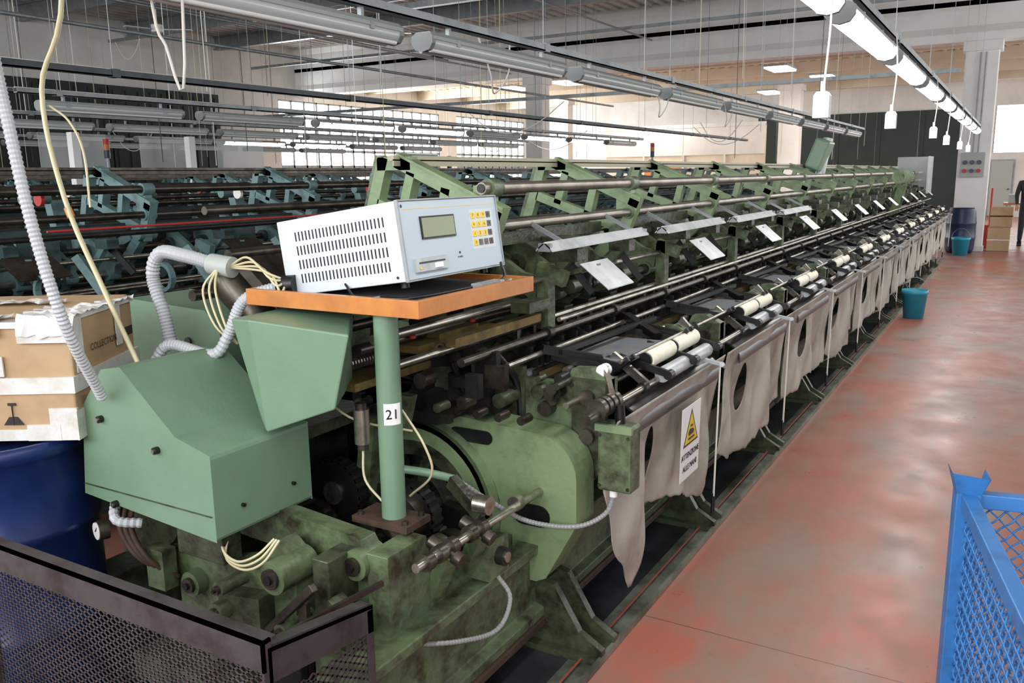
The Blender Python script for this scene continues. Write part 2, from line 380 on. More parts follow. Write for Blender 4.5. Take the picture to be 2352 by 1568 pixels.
def section():
    g=B()
    t0,t1=-.02,.03
    def fb(p,q,w,m="light_green",a0=None,a1=None):
        p=Vector((p[0],0,p[1]));q=Vector((q[0],0,q[1]));dd=(q-p).normalized(); a=Vector((-dd.z,0,dd.x))*w/2
        P=[p-a,q-a,q+a,p+a]; g.prism([(v.x,v.z) for v in P],1,t0 if a0 is None else a0,t1 if a1 is None else a1,m)
    fb((-2.16,1.755),(-2.0,1.755),.05); fb((-2.07,1.765),(-1.60,1.56),.05); fb((-2.13,1.78),(-2.25,1.42),.05); fb((-2.24,1.45),(-2.2,1.05),.07)
    fb((-2.17,1.6),(-1.7,1.44),.045); fb((-1.62,1.58),(-1.70,1.38),.055); fb((-2.0,1.72),(-2.05,1.56),.04); fb((-1.84,1.66),(-1.88,1.5),.04)
    fb((-1.70,1.42),(-1.93,1.2),.06); fb((-1.93,1.25),(-1.95,.93),.10); fb((-2.19,1.25),(-1.8,1.4),.05); fb((-2.22,1.12),(-1.85,1.08),.08)
    fb((-2.1,1.4),(-2.0,1.1),.04)
    g.bar((-2.06,.005,1.79),(-1.59,.005,1.585),.06,.01,"light_green"); g.bar((-2.155,.005,1.78),(-2.275,.005,1.42),.06,.01,"cast_green")
    g.cyl((-1.70,-.05,1.42),(-1.70,.06,1.42),.045,"cast_green",14); g.cyl((-1.65,-.03,1.66),(-1.65,.04,1.66),.034,"cast_green",14); g.cyl((-1.65,-.03,1.52),(-1.65,.04,1.52),.032,"cast_green",14)
    g.box((-1.72,-.015,1.5),(-1.64,.03,1.67),"light_green")
    for y in (.3,.55,.8,1.05):
        g.prism([(-1.98,1.0),(-1.86,1.0),(-1.64,1.22),(-1.62,1.3),(-1.7,1.32),(-1.95,1.48),(-2.0,1.48)],1,y,y+.03,"cast_green"); g.cyl((-1.68,y-.02,1.21),(-1.68,y+.05,1.21),.035,"cast_green",12)
        g.bar((-1.95,y+.02,1.45),(-1.8,y+.08,1.36),.04,.03,"oil_green"); g.cyl((-1.86,y-.03,1.33),(-1.86,y+.06,1.33),.04,"oil_green",12)
    for y in (.42,.95):
        g.bar((-1.66,y,1.26),(-1.52,y,1.4),.03,.035,"cast_green"); g.box((-1.6,y-.02,1.36),(-1.5,y+.05,1.41),"oil_green"); g.bar((-1.60,y+.05,1.38),(-1.50,y+.12,1.22),.02,.03,"dark")
        g.cyl((-1.6,y+.1,1.24),(-1.6,y+.18,1.24),.03,"oil_green",12)
    g.bar((-1.8,.1,1.45),(-1.8,1.25,1.45),.03,.05,"oil_green"); g.box((-1.78,.62,1.28),(-1.62,.75,1.44),"oil_green"); g.box((-2.0,.2,1.3),(-1.9,.5,1.5),"dark")
    g.prism([(-1.66,.55),(-1.3,.55),(-1.2,.66),(-1.17,.72),(-1.17,1.0),(-1.24,1.035),(-1.31,1.03),(-1.34,.97),(-1.66,.97)],1,-.03,.025,"cast_green")
    g.prism([(-1.17,.72),(-1.17,1.0),(-1.3,1.0),(-1.3,.72)],1,-.055,.05,"oil_green")
    for x,z in ((-1.235,.94),(-1.235,.8),(-1.4,.88),(-1.5,.78),(-1.4,.66)): g.cyl((x,-.075,z),(x,.06,z),.028,"dsteel",12)
    g.prism([(-1.34,.86),(-1.24,.86),(-1.24,1.0),(-1.3,1.03),(-1.34,1.0)],1,.98,1.12,"cast_green"); g.cyl((-1.22,1.05,.93),(-1.26,1.05,.93),.03,"dsteel",12)
    g.box((-1.47,.26,1.0),(-1.22,.72,1.006),"plate"); g.box((-1.47,.26,.985),(-1.46,.72,1.0),"plate")
    for i in range(4): g.box((-1.42+i*.045,.3,1.006),(-1.40+i*.045,.33,1.009),"dsteel")
    for y in (.14,.2,.8,.86,.93):
        g.bar((-1.48,y,1.03),(-1.24,y+.03,.99),.016,.03,"black"); g.bar((-1.24,y+.03,.99),(-1.18,y+.03,1.04),.014,.02,"black")
    g.bar((-1.44,.12,1.05),(-1.4,1.0,1.05),.02,.02,"black"); g.bar((-1.5,.1,1.06),(-1.32,.24,1.01),.04,.03,"black"); g.bar((-1.5,.9,1.07),(-1.3,.78,1.01),.04,.03,"black")
    for i in range(26):
        y=.04+i*.047; g.box((-1.545,y,1.0),(-1.49,y+.012,1.035),"black")
    for i in range(9):
        y=.1+i*.13; g.box((-1.60,y,1.0),(-1.55,y+.02,1.06),"black"); g.cyl((-1.62,y+.03,1.05),(-1.62,y+.03,1.12),.01,"dsteel",6)
    for i in range(5):
        y=.1+i*.24; g.bar((-1.75,y,1.12),(-1.56,y+.02,1.02),.03,.035,"dark"); g.box((-1.72,y-.02,1.1),(-1.64,y+.06,1.15),"dark"); g.cyl((-1.40,y,.985),(-1.40,y+.05,.985),.016,"steel",10)
    for a,b in ((.39,.65),(.69,.95)):
        g.cyl((-1.2,a,.99),(-1.2,b,.99),.036,"roller",20); g.cyl((-1.2,a-.012,.99),(-1.2,a,.99),.03,"black",16)
        g.cyl((-1.135,a+.01,.935),(-1.135,b,.935),.03,"whiteplate",18)
    for y in (.36,.66,.97):
        g.bar((-1.3,y,1.0),(-1.09,y,.95),.018,.026,"black"); g.cyl((-1.09,y-.02,.95),(-1.09,y+.02,.95),.018,"black",10)
    g.bar((-1.155,.3,.915),(-1.3,.3,1.02),.02,.03,"steel"); g.bar((-1.155,1.02,.915),(-1.28,1.02,1.05),.02,.03,"steel")
    P=[];n=8
    for i in range(n+1):
        t=math.radians(100-110*i/n); P.append((-1.21+.1*math.cos(t),.80+.085*math.sin(t)))
    Q=[(x-.006,z-.006) for x,z in P][::-1]
    g.prism(P+Q,1,.12,1.1,"lip",True)
    g.prism([(.80,.895),(.83,.92),(.92,.915),(.92,.885)],0,-1.13,-1.12,"whiteplate")
    g.bar((-1.15,.86,.915),(-1.03,.86,.895),.02,.014,"whiteplate"); g.cyl((-1.03,.84,.9),(-1.03,.9,.87),.012,"whiteplate",8,.003)
    g.cyl((-1.04,.85,.89),(-1.05,.85,.3),.0035,"cord",5); g.cyl((-1.045,.865,.89),(-1.055,.86,.3),.0035,"cord",5); g.cyl((-1.055,.855,.31),(-1.055,.855,.22),.009,"black",8)
    g.add([(-1.46,.34,1.36),(-1.46,.60,1.36),(-1.355,.64,1.26),(-1.355,.38,1.26)],[(0,1,2,3)],"whiteplate"); g.add([(-1.46,.34,1.357),(-1.46,.60,1.357),(-1.355,.64,1.257),(-1.355,.38,1.257)],[(3,2,1,0)],"whiteplate")
    g.bar((-1.6,.48,1.3),(-1.44,.48,1.34),.03,.02,"cast_green"); g.bar((-1.62,.3,1.34),(-1.5,.3,1.3),.04,.06,"cast_green")
    g.box((-1.62,.28,1.1),(-1.57,.34,1.36),"cast_green")
    g.prism([(-1.13,0.015),(-1.13,.05),(-1.22,.10),(-1.32,.26),(-1.5,.30),(-1.5,.015)],1,-.16,-.13,"oil_green"); g.prism([(-1.13,0.015),(-1.13,.05),(-1.22,.10),(-1.32,.26),(-1.5,.30),(-1.5,.015)],1,-.05,-.02,"oil_green")
    g.box((-1.5,-.2,.012),(-1.14,.02,.035),"oil_green"); g.prism([(-1.24,.04),(-1.36,.26),(-1.4,.26),(-1.28,.04)],1,-.14,-.04,"oil_green")
    return g
o=section().obj("section",KM,loc=(0,Y0,0)); SM=o.data
for i in range(1,NS): place("section",SM,KM,(0,Y0+S*i,0))
g=B()
for i in range(4):
    y=2.78+i*1.22; x=-1.5; z=1.45-.01*i
    g.prism([(x-.035,z-.026),(x,z+.003),(x+.035,z-.026),(x+.035,z-.020),(x,z+.010),(x-.035,z-.020)],1,y,y+.96,"whiteplate"); g.cyl((x,y+.03,z-.018),(x,y+.93,z-.018),.009,"white",8)
    for e in (y,y+.94): g.box((x-.025,e,z-.026),(x+.025,e+.02,z+.004),"galv")
    for e in (y+.15,y+.85): g.bar((x,e,z),(x-.14,e,z+.07),.015,.015,"galv")
g.obj("work_lights",KM)
def apron(kind,ph):
    ny,nz=72,44; L=1.30 if kind else 1.24
    def zb(y):
        if kind==0: xs=[0,.08,.25,.36,.55,.75,.98,1.12,1.24]; zs=[.62,.38,.15,.30,.39,.36,.27,.30,.38]
        elif kind==1: xs=[0,.2,.45,.7,.95,1.1,1.3]; zs=[.38,.30,.24,.27,.31,.28,.36]
        else: xs=[0,.15,.4,.6,.8,1.05,1.3]; zs=[.36,.27,.30,.36,.38,.30,.32]
        return float(np.interp(y,xs,zs))+.006*math.sin(y*41)+.004*math.sin(y*97)
    vs=[];hc=(.42,.62) if kind!=2 else (.5,.64); ry,rz=.055,.13
    ins=[]
    for j in range(nz+1):
        for i in range(ny+1):
            y=L*i/ny; b=zb(y); t=j/nz; z=.88+(b-.88)*t
            e=math.hypot((y-hc[0])/ry,(z-hc[1])/rz); ins.append(e<1)
            vs.append([y,z,e])
    fs=[]
    for j in range(nz):
        for i in range(ny):
            q=(j*(ny+1)+i,j*(ny+1)+i+1,(j+1)*(ny+1)+i+1,(j+1)*(ny+1)+i)
            if all(ins[k] for k in q): continue
            fs.append(q)
    V=[]
    for y,z,e in vs:
        if e<1 and e>1e-4: y=hc[0]+(y-hc[0])/e; z=hc[1]+(z-hc[1])/e
        dz=(.88-z)
        x=-1.135+.036*math.sin(y*8+ph)*min(1,dz*2)+.018*math.sin(y*17+z*5+ph*2)*min(1,dz*3)+.007*math.sin(y*31-z*12+ph)*min(1,dz*3)-.05*dz+.03*math.exp(-dz*10)
        if kind==0 and y<.3: x-=.05*(.3-y)*dz
        V.append((x,y,z))
    g=B(); g.add(V,fs,"leather",True)
    o=g.obj("apron",KM,fix=False); so=o.modifiers.new("s",'SOLIDIFY'); so.thickness=.003
    return o
a0=apron(0,.3); a0.location=(0,2.56,0)
a1=apron(1,1.6); a1.location=(0,2.54+S,0); a2=apron(2,3.1); a2.location=(0,2.55+2*S,0)
for i in range(3,NS):
    o=place("apron",(a1 if i%2 else a2).data,KM,(0,2.56+S*i,0)); so=o.modifiers.new("s",'SOLIDIFY'); so.thickness=.003
g=B(); sx=-1.085
sg=frame((sx,3.27,.62),(0,1,0),(0.02,0,1))
def onf(mx,pts,m,off=0,th=.002):
    vs=[mx@Vector((a,b,off)) for a,b in pts]+[mx@Vector((a,b,off+th)) for a,b in pts]; n=len(pts)
    g.add(vs,[tuple(range(n))[::-1],tuple(range(n,2*n))]+[(i,(i+1)%n,n+(i+1)%n,n+i) for i in range(n)],m)
onf(sg,[(-.115,-.155),(.115,-.155),(.115,.155),(-.115,.155)],"white")
onf(sg,[(-.09,-.012),(.09,-.012),(0,.138)],"black",.002,.001); onf(sg,[(-.074,-.003),(.074,-.003),(0,.120)],"yellow",.003,.001)
onf(sg,[(-.038,.010),(.038,.010),(.038,.018),(-.038,.018)],"black",.004,.001); onf(sg,[(-.036,.028),(.022,.028),(.034,.038),(.018,.050),(-.022,.055),(-.036,.043)],"black",.004,.001); onf(sg,[(-.014,.062),(.014,.062),(.014,.070),(-.014,.070)],"black",.004,.001)
WS=g.obj("warning_sign",KM)
text("warning_text_1","ATTENZIONE",.035,sg@Matrix.Translation((0,-.055,.003)),"ink",KM); text("warning_text_2","ALLE MANI",.035,sg@Matrix.Translation((0,-.108,.003)),"ink",KM)
# ---- covers
g=B()
g.prism([(-2.46,.74),(-1.86,.70),(-1.86,.955),(-2.0,.99),(-2.22,1.17),(-2.31,1.155),(-2.42,1.03)],1,1.5,1.88,"cover_green")
g.obj("end_cover",KM,.012)
g=B()
for x,z in ((-2.33,1.0),(-2.08,.94),(-2.3,.735)): g.cyl((x,1.485,z),(x,1.5,z),.011,"dark",10); g.cyl((x,1.48,z),(x,1.485,z),.006,"steel",6)
for y in (1.6,1.8): g.cyl((-1.86,y,.78),(-1.85,y,.78),.006,"dark",8)
g.box((-2.45,1.494,.775),(-1.87,1.4985,.777),"oil_green")
g.obj("cover_bolts",KM)
g=B()
T=[(-2.0,1.73,1.295),(-1.89,1.70,1.305),(-1.60,1.80,1.266),(-1.80,2.05,1.29),(-2.0,2.05,1.30)]; Bt=[(-1.90,1.73,1.00),(-1.86,1.71,.965),(-1.65,1.78,1.045),(-1.80,2.03,1.06),(-1.95,2.03,1.04)]
g.add(T+Bt,[(0,1,2,3,4),(9,8,7,6,5)]+[(i,(i+1)%5,5+(i+1)%5,5+i) for i in range(5)],"cover_green")
g.obj("side_cover",KM,.006)
g=B()
g.prism([(-3.0,.95),(-2.45,.92),(-2.43,1.16),(-2.5,1.24),(-2.95,1.26),(-3.0,1.22)],1,2.05,2.35,"cover_green"); g.cyl((-2.6,2.04,1.12),(-2.6,2.05,1.12),.015,"oil_green",12)
g.obj("rear_cover",KM,.01)
g=B(); P=[(-1.86,.86),(-1.36,.83)]
for i in range(1,9):
    t=math.radians(90-90*i/8); P.append((-1.36+.15*math.cos(t),.68+.15*math.sin(t)))
P+=[(-1.21,.52),(-1.33,.30),(-1.37,.28),(-1.60,.28),(-1.60,.33)]
for i in range(0,11):
    t=math.radians(-42+132*i/10); P.append((-1.84+.33*math.cos(t),.50+.31*math.sin(t)))
g.prism(P,1,2.46,2.60,"light_green"); 
g.obj("belt_guard",KM,.014)
g=B()
def slot(x0,x1,z0,z1,y):
    pts=[]; r=(z1-z0)/2; 
    for i in range(9): t=math.radians(90+180*i/8); pts.append((x0+r+r*math.cos(t),(z0+z1)/2+r*math.sin(t)))
    for i in range(9): t=math.radians(-90+180*i/8); pts.append((x1-r+r*math.cos(t),(z0+z1)/2+r*math.sin(t)))
    g.prism(pts,1,y-.003,y,"black")
slot(-1.46,-1.31,.49,.57,2.457); slot(-1.72,-1.54,.76,.81,2.457)
g.ring((-1.84,2.44,.5),1,.325,.255,.10,"light_green",48); g.ring((-1.84,2.40,.5),1,.325,.305,.02,"cast_green",48); g.ring((-1.84,2.42,.5),1,.255,.20,.06,"oil_green",40)
g.cyl((-1.84,2.44,.5),(-1.84,2.52,.5),.25,"dark",32); g.ring((-1.84,2.41,.5),1,.15,.13,.04,"steel",32); g.cyl((-1.84,2.36,.5),(-1.84,2.46,.5),.05,"dsteel",20)
for i in range(6):
    a=.3+i*1.047; g.bar((-1.84+.04*math.cos(a),2.42,.5+.04*math.sin(a)),(-1.84+.24*math.cos(a),2.42,.5+.24*math.sin(a)),.04,.035,"oil_green")
g.obj("drive_wheel",KM)
g=B()
def xz(poly,y0,y1,m): g.prism(poly,1,y0,y1,m)
xz([(-1.56,.18),(-1.50,.18),(-1.50,.62),(-1.54,.685),(-2.2,.74),(-2.28,.68),(-2.28,.18),(-2.16,.18),(-2.16,.5),(-2.06,.6),(-1.72,.58),(-1.58,.5)],1.74,1.80,"cast_green")
xz([(-2.2,.2),(-1.75,.2),(-1.7,.4),(-1.68,.62),(-1.76,.68),(-1.84,.6),(-2.0,.56),(-2.2,.55)],1.62,1.70,"cast_green")
xz([(-1.95,.3),(-1.78,.3),(-1.78,.52),(-1.95,.50)],1.56,1.62,"oil_green")
xz([(-1.60,.2),(-1.48,.2),(-1.46,.5),(-1.55,.56),(-1.62,.5)],1.60,1.66,"oil_green")
for x,y,z,rr,l in ((-1.54,1.70,.62,.045,.1),(-1.72,1.56,.60,.05,.14),(-1.92,1.52,.46,.03,.1),(-1.82,1.52,.36,.03,.1),(-2.1,1.58,.48,.04,.1),(-1.7,1.56,.44,.025,.12),(-1.62,1.7,.35,.05,.12),(-2.02,1.58,.3,.05,.1),(-1.53,1.58,.4,.03,.05),(-1.9,1.52,.54,.022,.1)):
    g.cyl((x,y,z),(x,y+l,z),rr,"cast_green",18); g.cyl((x,y-.012,z),(x,y,z),rr*.6,"dsteel",14); g.cyl((x,y-.02,z),(x,y-.01,z),rr*.3,"black",6)
g.prism([(1.72,.18),(1.92,.18),(2.1,.42),(2.3,.42),(2.4,.42),(2.4,.47),(2.2,.47),(2.02,.45),(1.93,.52),(1.9,.66),(1.72,.66)],0,-1.505,-1.43,"cast_green")
g.bar((-1.95,1.6,.25),(-1.55,1.55,.62),.02,.025,"dsteel"); g.box((-2.3,1.5,.15),(-1.5,1.62,.24),"oil_green")
g.box((-1.72,1.53,.30),(-1.60,1.56,.42),"dark"); g.box((-1.62,1.62,.5),(-1.56,1.74,.66),"oil_green"); g.box((-2.1,1.55,.60),(-1.9,1.62,.70),"oil_green"); g.bar((-1.62,1.58,.3),(-1.62,1.58,.55),.03,.02,"dsteel")
for i in range(8): g.cyl((-1.58+.02*(i%2),1.59,.24+i*.035),(-1.58+.02*(i%2),1.60,.24+i*.035),.008,"dsteel",6)
g.obj("end_castings",KM,.006)
g=B()
g.cyl((-1.35,1.74,.64),(-1.35,2.56,.62),.014,"steel",14)
for y in (1.78,1.84,1.9,2.0,2.06,2.28): g.cyl((-1.35,y,.638),(-1.35,y+.03,.637),.026,"dsteel" if y!=2.28 else "steel",14)
for y in (1.88,2.05): g.bar((-1.35,y+.03,.62),(-1.44,y+.06,.45),.045,.045,"cast_green"); g.cyl((-1.31,y+.03,.60),(-1.42,y+.03,.64),.022,"dsteel",12)
g.bar((-1.36,2.1,.66),(-1.5,2.14,.74),.03,.045,"oil_green"); g.cyl((-1.33,2.1,.7),(-1.38,2.1,.7),.03,"steel",14)
g.box((-1.43,2.12,.43),(-1.35,2.24,.55),"cast_green"); g.cyl((-1.35,2.18,.5),(-1.32,2.18,.5),.03,"dark",12); g.cyl((-1.32,2.18,.5),(-1.315,2.18,.5),.018,"steel",12)
for x,y,z,rr,w,m in ((-1.66,2.1,.60,.11,.05,"dark"),(-1.66,2.06,.60,.085,.04,"dsteel"),(-1.66,2.02,.60,.045,.06,"steel"),(-2.02,2.15,.6,.12,.05,"dark"),(-1.57,2.2,.44,.08,.05,"dark"),(-2.1,2.1,.45,.12,.04,"dsteel"),(-1.52,2.05,.52,.05,.05,"oil_green")):
    g.cyl((x,y,z),(x,y+w,z),rr,m,28); 
    for i in range(24):
        a=i*math.pi/12
        if rr>.09: g.box((x+rr*math.cos(a)-.006,y,z+rr*math.sin(a)-.006),(x+rr*math.cos(a)+.006,y+w,z+rr*math.sin(a)+.006),m)
    g.cyl((x,y-.01,z),(x,y,z),rr*.35,"steel",14)
g.ring((-1.63,1.98,.60),1,.085,.075,.02,"steel",30); g.ring((-2.0,1.95,.75),1,.03,.02,.02,"steel",20)
for i in range(60):
    x=random.uniform(-2.3,-1.62); y=random.uniform(1.85,2.36); z=random.uniform(.3,.62); m=random.choice(["dark","oil_green","dsteel","dark"])
    k=random.random()
    if k<.35: g.box((x,y,z),(x+random.uniform(.02,.1),y+random.uniform(.02,.08),z+random.uniform(.02,.1)),m,('Y',random.uniform(-.4,.4)))
    elif k<.7: g.cyl((x,y,z),(x,y+random.uniform(.03,.15),z),random.uniform(.012,.035),m,12)
    else: g.bar((x,y,z),(x+random.uniform(-.15,.15),y+random.uniform(-.1,.2),z+random.uniform(-.15,.15)),.016,.016,random.choice(["dsteel","oil_green","steel"]))
for i in range(34):
    x=random.uniform(-2.2,-1.55); y=random.uniform(2.2,2.62); z=random.uniform(.84,1.04); m=random.choice(["dark","oil_green","dsteel","black"])
    if i%2: g.box((x,y,z),(x+random.uniform(.03,.1),y+.03,z+random.uniform(.03,.1)),m)
    else: g.cyl((x,y,z),(x,y+.06,z),random.uniform(.012,.03),m,12)
for i in range(14):
    x=random.uniform(-1.62,-1.3); z=random.uniform(.88,1.04); g.cyl((x,2.5+random.random()*.1,z),(x,2.62,z),random.uniform(.01,.028),random.choice(["dsteel","dark","oil_green"]),12)
g.box((-2.4,2.3,.3),(-2.2,2.42,.5),"dark"); g.box((-2.4,2.64,.3),(-1.4,2.75,.9),"dark"); g.box((-2.3,2.3,.86),(-1.66,2.7,.9),"dark"); g.prism([(-1.74,.86),(-1.57,.86),(-1.57,1.0),(-1.74,1.0)],1,2.48,2.62,"dark")
g.box((-2.3,1.9,.86),(-1.95,2.6,.9),"oil_green"); g.box((-2.0,2.62,.6),(-1.5,2.64,1.02),"oil_green")
g.box((-1.66,2.474,.93),(-1.61,2.478,.97),"tan")
g.prism([(-2.02,.3),(-1.95,.3),(-1.86,.88),(-1.92,.88)],1,2.2,2.26,"cast_green"); g.prism([(-1.8,.84),(-1.74,.84),(-1.70,.98),(-1.76,.98)],1,2.2,2.24,"cast_green")
for i in range(5): g.cyl((-1.75+i*.09,2.40,.885),(-1.75+i*.09,2.46,.885),.016,"dsteel",10)
g.box((-1.78,2.2,1.13),(-1.66,2.7,1.155),"brass"); g.box((-1.75,2.35,1.155),(-1.68,2.6,1.17),"brass"); g.box((-1.85,1.95,1.05),(-1.72,2.35,1.075),"brass"); g.box((-1.62,2.3,1.14),(-1.58,2.9,1.17),"brass")
for y in (2.25,2.62): g.cyl((-1.72,y,1.17),(-1.72,y,1.18),.012,"red",8)
for i in range(22): g.ring((-1.64,2.3+i*.014,1.13),1,.022,.015,.006,"steel",14); g.ring((-1.80,2.0+i*.014,1.12),1,.022,.015,.006,"steel",14)
g.bar((-1.95,2.0,1.1),(-1.6,2.9,1.0),.05,.04,"dark"); g.box((-1.6,2.7,1.2),(-1.52,2.86,1.24),"oil_green"); g.bar((-1.9,2.5,1.2),(-1.55,2.5,1.05),.05,.05,"dark")
g.tube([(-1.58,2.55,1.08),(-1.53,2.62,.95),(-1.52,2.63,.8)],.014,"black"); g.tube([(-1.7,2.45,1.05),(-1.68,2.5,.9),(-1.7,2.52,.75)],.012,"black")
g.cyl((-2.28,1.96,1.38),(-2.08,2.0,1.18),.06,"dsteel",20); g.cyl((-2.16,2.2,1.36),(-2.0,2.22,1.2),.05,"dsteel",20); g.box((-2.2,1.93,1.36),(-2.02,2.2,1.4),"dsteel",('Y',.7)); g.cyl((-2.14,1.93,1.22),(-2.13,1.94,1.21),.03,"yellow",16)
g.cyl((-1.70,1.95,.89),(-1.70,1.95,1.0),.025,"steel",18); g.cyl((-1.70,1.95,1.0),(-1.70,1.95,1.02),.018,"dsteel",12); g.cyl((-1.7,1.95,.87),(-1.7,1.95,.89),.018,"dsteel",12)
g.cyl((-2.04,1.9,1.02),(-1.98,1.88,1.04),.03,"rust",14)
g.box((-2.9,1.9,.2),(-2.35,2.6,.95),"oil_green"); g.cyl((-2.6,1.8,.6),(-2.6,1.95,.6),.2,"cast_green",24)
g.obj("drive_mechanism",KM)
g=B(); g.box((-1.175,2.55,.63),(-1.05,2.64,.865),"cast_green"); g.obj("junction_box",KM,.01)
g=B(); g.box((-1.18,2.54,.845),(-1.045,2.555,.87),"light_green"); g.cyl((-1.11,2.6,.865),(-1.115,2.6,.93),.018,"black",10); g.cyl((-1.13,2.59,.60),(-1.13,2.59,.63),.014,"white",10)
for x,z in ((-1.165,.65),(-1.06,.65),(-1.165,.83),(-1.06,.83)): g.cyl((x,2.544,z),(x,2.55,z),.006,"dsteel",8)
g.cyl((-1.155,2.42,.915),(-1.155,2.6,.915),.018,"dsteel",14)
for y in (2.5,2.54,2.58,2.62): g.cyl((-1.155,y,.93),(-1.155,y+.026,.93),.036,"dsteel",16)
g.bar((-1.155,2.62,.95),(-1.2,2.66,1.04),.02,.03,"steel"); g.cyl((-1.2,2.64,1.03),(-1.2,2.68,1.03),.022,"white",12)
g.tube([(-1.52,2.2,.72),(-1.44,2.28,.63),(-1.34,2.36,.55),(-1.2,2.44,.53),(-1.13,2.52,.56),(-1.13,2.59,.60)],.009,"greyhose",10,5,.006)
g.tube([(-1.72,2.1,.76),(-1.6,2.14,.75),(-1.52,2.2,.72)],.014,"cover_green",10)
g.tube([(-1.42,1.80,.36),(-1.34,1.92,.33),(-1.3,2.08,.3),(-1.31,2.18,.36),(-1.36,2.18,.43)],.008,"greyhose",10,5,.006)
g.tube([(-1.58,2.0,1.0),(-1.5,2.0,.9),(-1.49,2.02,.8),(-1.6,2.05,.7)],.004,"tube_y"); g.tube([(-1.70,1.95,.87),(-1.68,1.93,.78),(-1.6,1.92,.72)],.004,"tube_y"); g.tube([(-1.62,2.1,.9),(-1.75,1.98,.95),(-1.9,2.0,1.0)],.004,"tube_y")
g.tube([(-2.50,1.9,1.12),(-2.53,1.9,1.25),(-2.57,1.9,1.38),(-2.52,1.9,1.46),(-2.40,1.9,1.455),(-2.28,1.92,1.43)],.024,"hose",14,6,.006)
g.tube([(-2.45,1.78,1.10),(-2.38,1.8,1.17),(-2.2,1.82,1.15),(-2.14,1.84,1.22),(-2.08,1.86,1.33),(-1.97,1.92,1.375)],.019,"hose",14,6,.006)
g.cyl((-2.29,1.92,1.43),(-2.2,1.93,1.42),.035,"panelgrey",14); g.cyl((-1.98,1.92,1.375),(-1.92,1.93,1.38),.03,"black",14)
for i in range(4):
    g.tube([(-2.22,1.93,1.42),(-2.1+.03*i,1.9,1.46-.015*i),(-2.0+.02*i,1.88,1.42-.02*i),(-1.95,1.92,1.39)],.004,"tube_y")
for i in range(3):
    g.tube([(-2.24,1.9,1.42),(-2.27+.03*i,1.86,1.35),(-2.2+.025*i,1.84,1.24),(-2.15,1.88,1.18)],.004,"tube_y")
    g.tube([(-1.93+.01*i,1.60,.71),(-1.90+.005*i,1.55,.655-.01*i),(-1.83+.01*i,1.54,.635-.01*i),(-1.77+.01*i,1.56,.66-.01*i),(-1.74+.01*i,1.60,.70)],.004,"tube_y",8,8)
g.cyl((-2.42,1.5,.62),(-2.41,1.53,.62),.032,"dsteel",20); g.cyl((-2.421,1.496,.62),(-2.42,1.5,.62),.028,"white",20); g.bar((-2.421,1.494,.62),(-2.41,1.494,.635),.002,.003,"black")
for i in range(3): g.tube([(-2.4+.03*i,1.6,.74),(-2.38+.03*i,1.55,.64),(-2.28+.03*i,1.53,.56),(-2.22+.02*i,1.6,.48)],.009,"rust")
g.tube([(-2.38,1.56,.74),(-2.32,1.5,.68),(-2.26,1.55,.66)],.016,"hose",10,5,.007); g.box((-2.26,1.55,.45),(-2.18,1.6,.58),"cast_green")
for i in range(3): g.ring((-2.0+.02*i,1.32+.02*i,.03+.02*i),2,.16,.145,.015,"hose",30)
g.obj("hoses_and_fittings",KM)
g=B(); g.cyl((-1.563,1.92,.686),(-1.563,1.92,1.325),.037,"cover_green",32); g.box((-1.68,1.86,.668),(-1.47,1.98,.688),"rust")
for x,y in ((-1.66,1.88),(-1.49,1.88),(-1.49,1.96)): g.cyl((x,y,.688),(x,y,.70),.01,"dsteel",6)
g.obj("console_post",KM)
g=B(); cx,cy=-1.563,1.92; vs=[];n=10; base=math.atan2(-1.92,1.563)-.04
for i in range(n+1):
    a=base-.45+1.45*i/n
    for z in (.985,1.05): vs.append((cx+.0378*math.cos(a),cy+.0378*math.sin(a),z))
g.add(vs,[(2*i,2*i+2,2*i+3,2*i+1) for i in range(n)],"white",True); g.obj("number_label",KM,fix=False)
a=base+.22; nx,ny=math.cos(a),math.sin(a)
text("number_text","21",.042,frame((cx+.0395*nx,cy+.0395*ny,1.017),(-ny,nx,0),(0,0,1)),"black",KM,.0004)
g=B(); x0,x1,y0,y1=-2.06,-1.39,1.85,2.5; z0,z1=1.318,1.368
g.box((x0,y0,z0),(x1,y0+.02,z1),"wood"); g.box((x0,y1-.02,z0),(x1,y1,z1),"wood"); g.box((x0,y0+.02,z0),(x0+.02,y1-.02,z1),"wood"); g.box((x1-.02,y0+.02,z0),(x1,y1-.02,z1),"wood"); g.box((x0+.02,y0+.02,z0+.004),(x1-.02,y1-.02,z0+.03),"tray_in")
g.tube([(-1.6,1.95,1.352),(-1.5,1.98,1.355),(-1.46,2.2,1.36),(-1.44,2.38,1.37),(-1.47,2.42,1.42)],.005,"black"); g.tube([(-1.72,1.93,1.39),(-1.66,1.9,1.36),(-1.60,1.9,1.352)],.004,"black")
g.box((-1.46,2.22,1.348),(-1.42,2.36,1.372),"gl"); g.cyl((-1.62,1.9,1.348),(-1.58,1.92,1.356),.009,"galv",8); g.cyl((-1.44,2.4,1.35),(-1.43,2.42,1.362),.01,"galv",8); g.cyl((-1.98,1.89,1.348),(-1.98,1.89,1.36),.012,"galv",8)
g.obj("console_tray",KM,.003)
th=math.atan2(.068,.47); D=.475;W=.53;H=.232
CM=Matrix.Translation((-1.487,1.93,1.408))@Matrix.Rotation(-th,4,'Y')
con=empty("knitting_control_console")
def cobj(g,name,bev=0):
    o=g.obj(name,con,bev); o.matrix_world=CM; return o
g=B(); g.box((-D,0,0),(0,W,H),"console"); cobj(g,"case",.003)
g=B(); g.box((0,.004,.004),(.004,W-.004,H-.004),"console_face"); g.box((-.004,-.0015,0),(.008,.004,H),"galv"); g.box((-.004,W-.004,0),(.008,W+.0015,H),"galv")
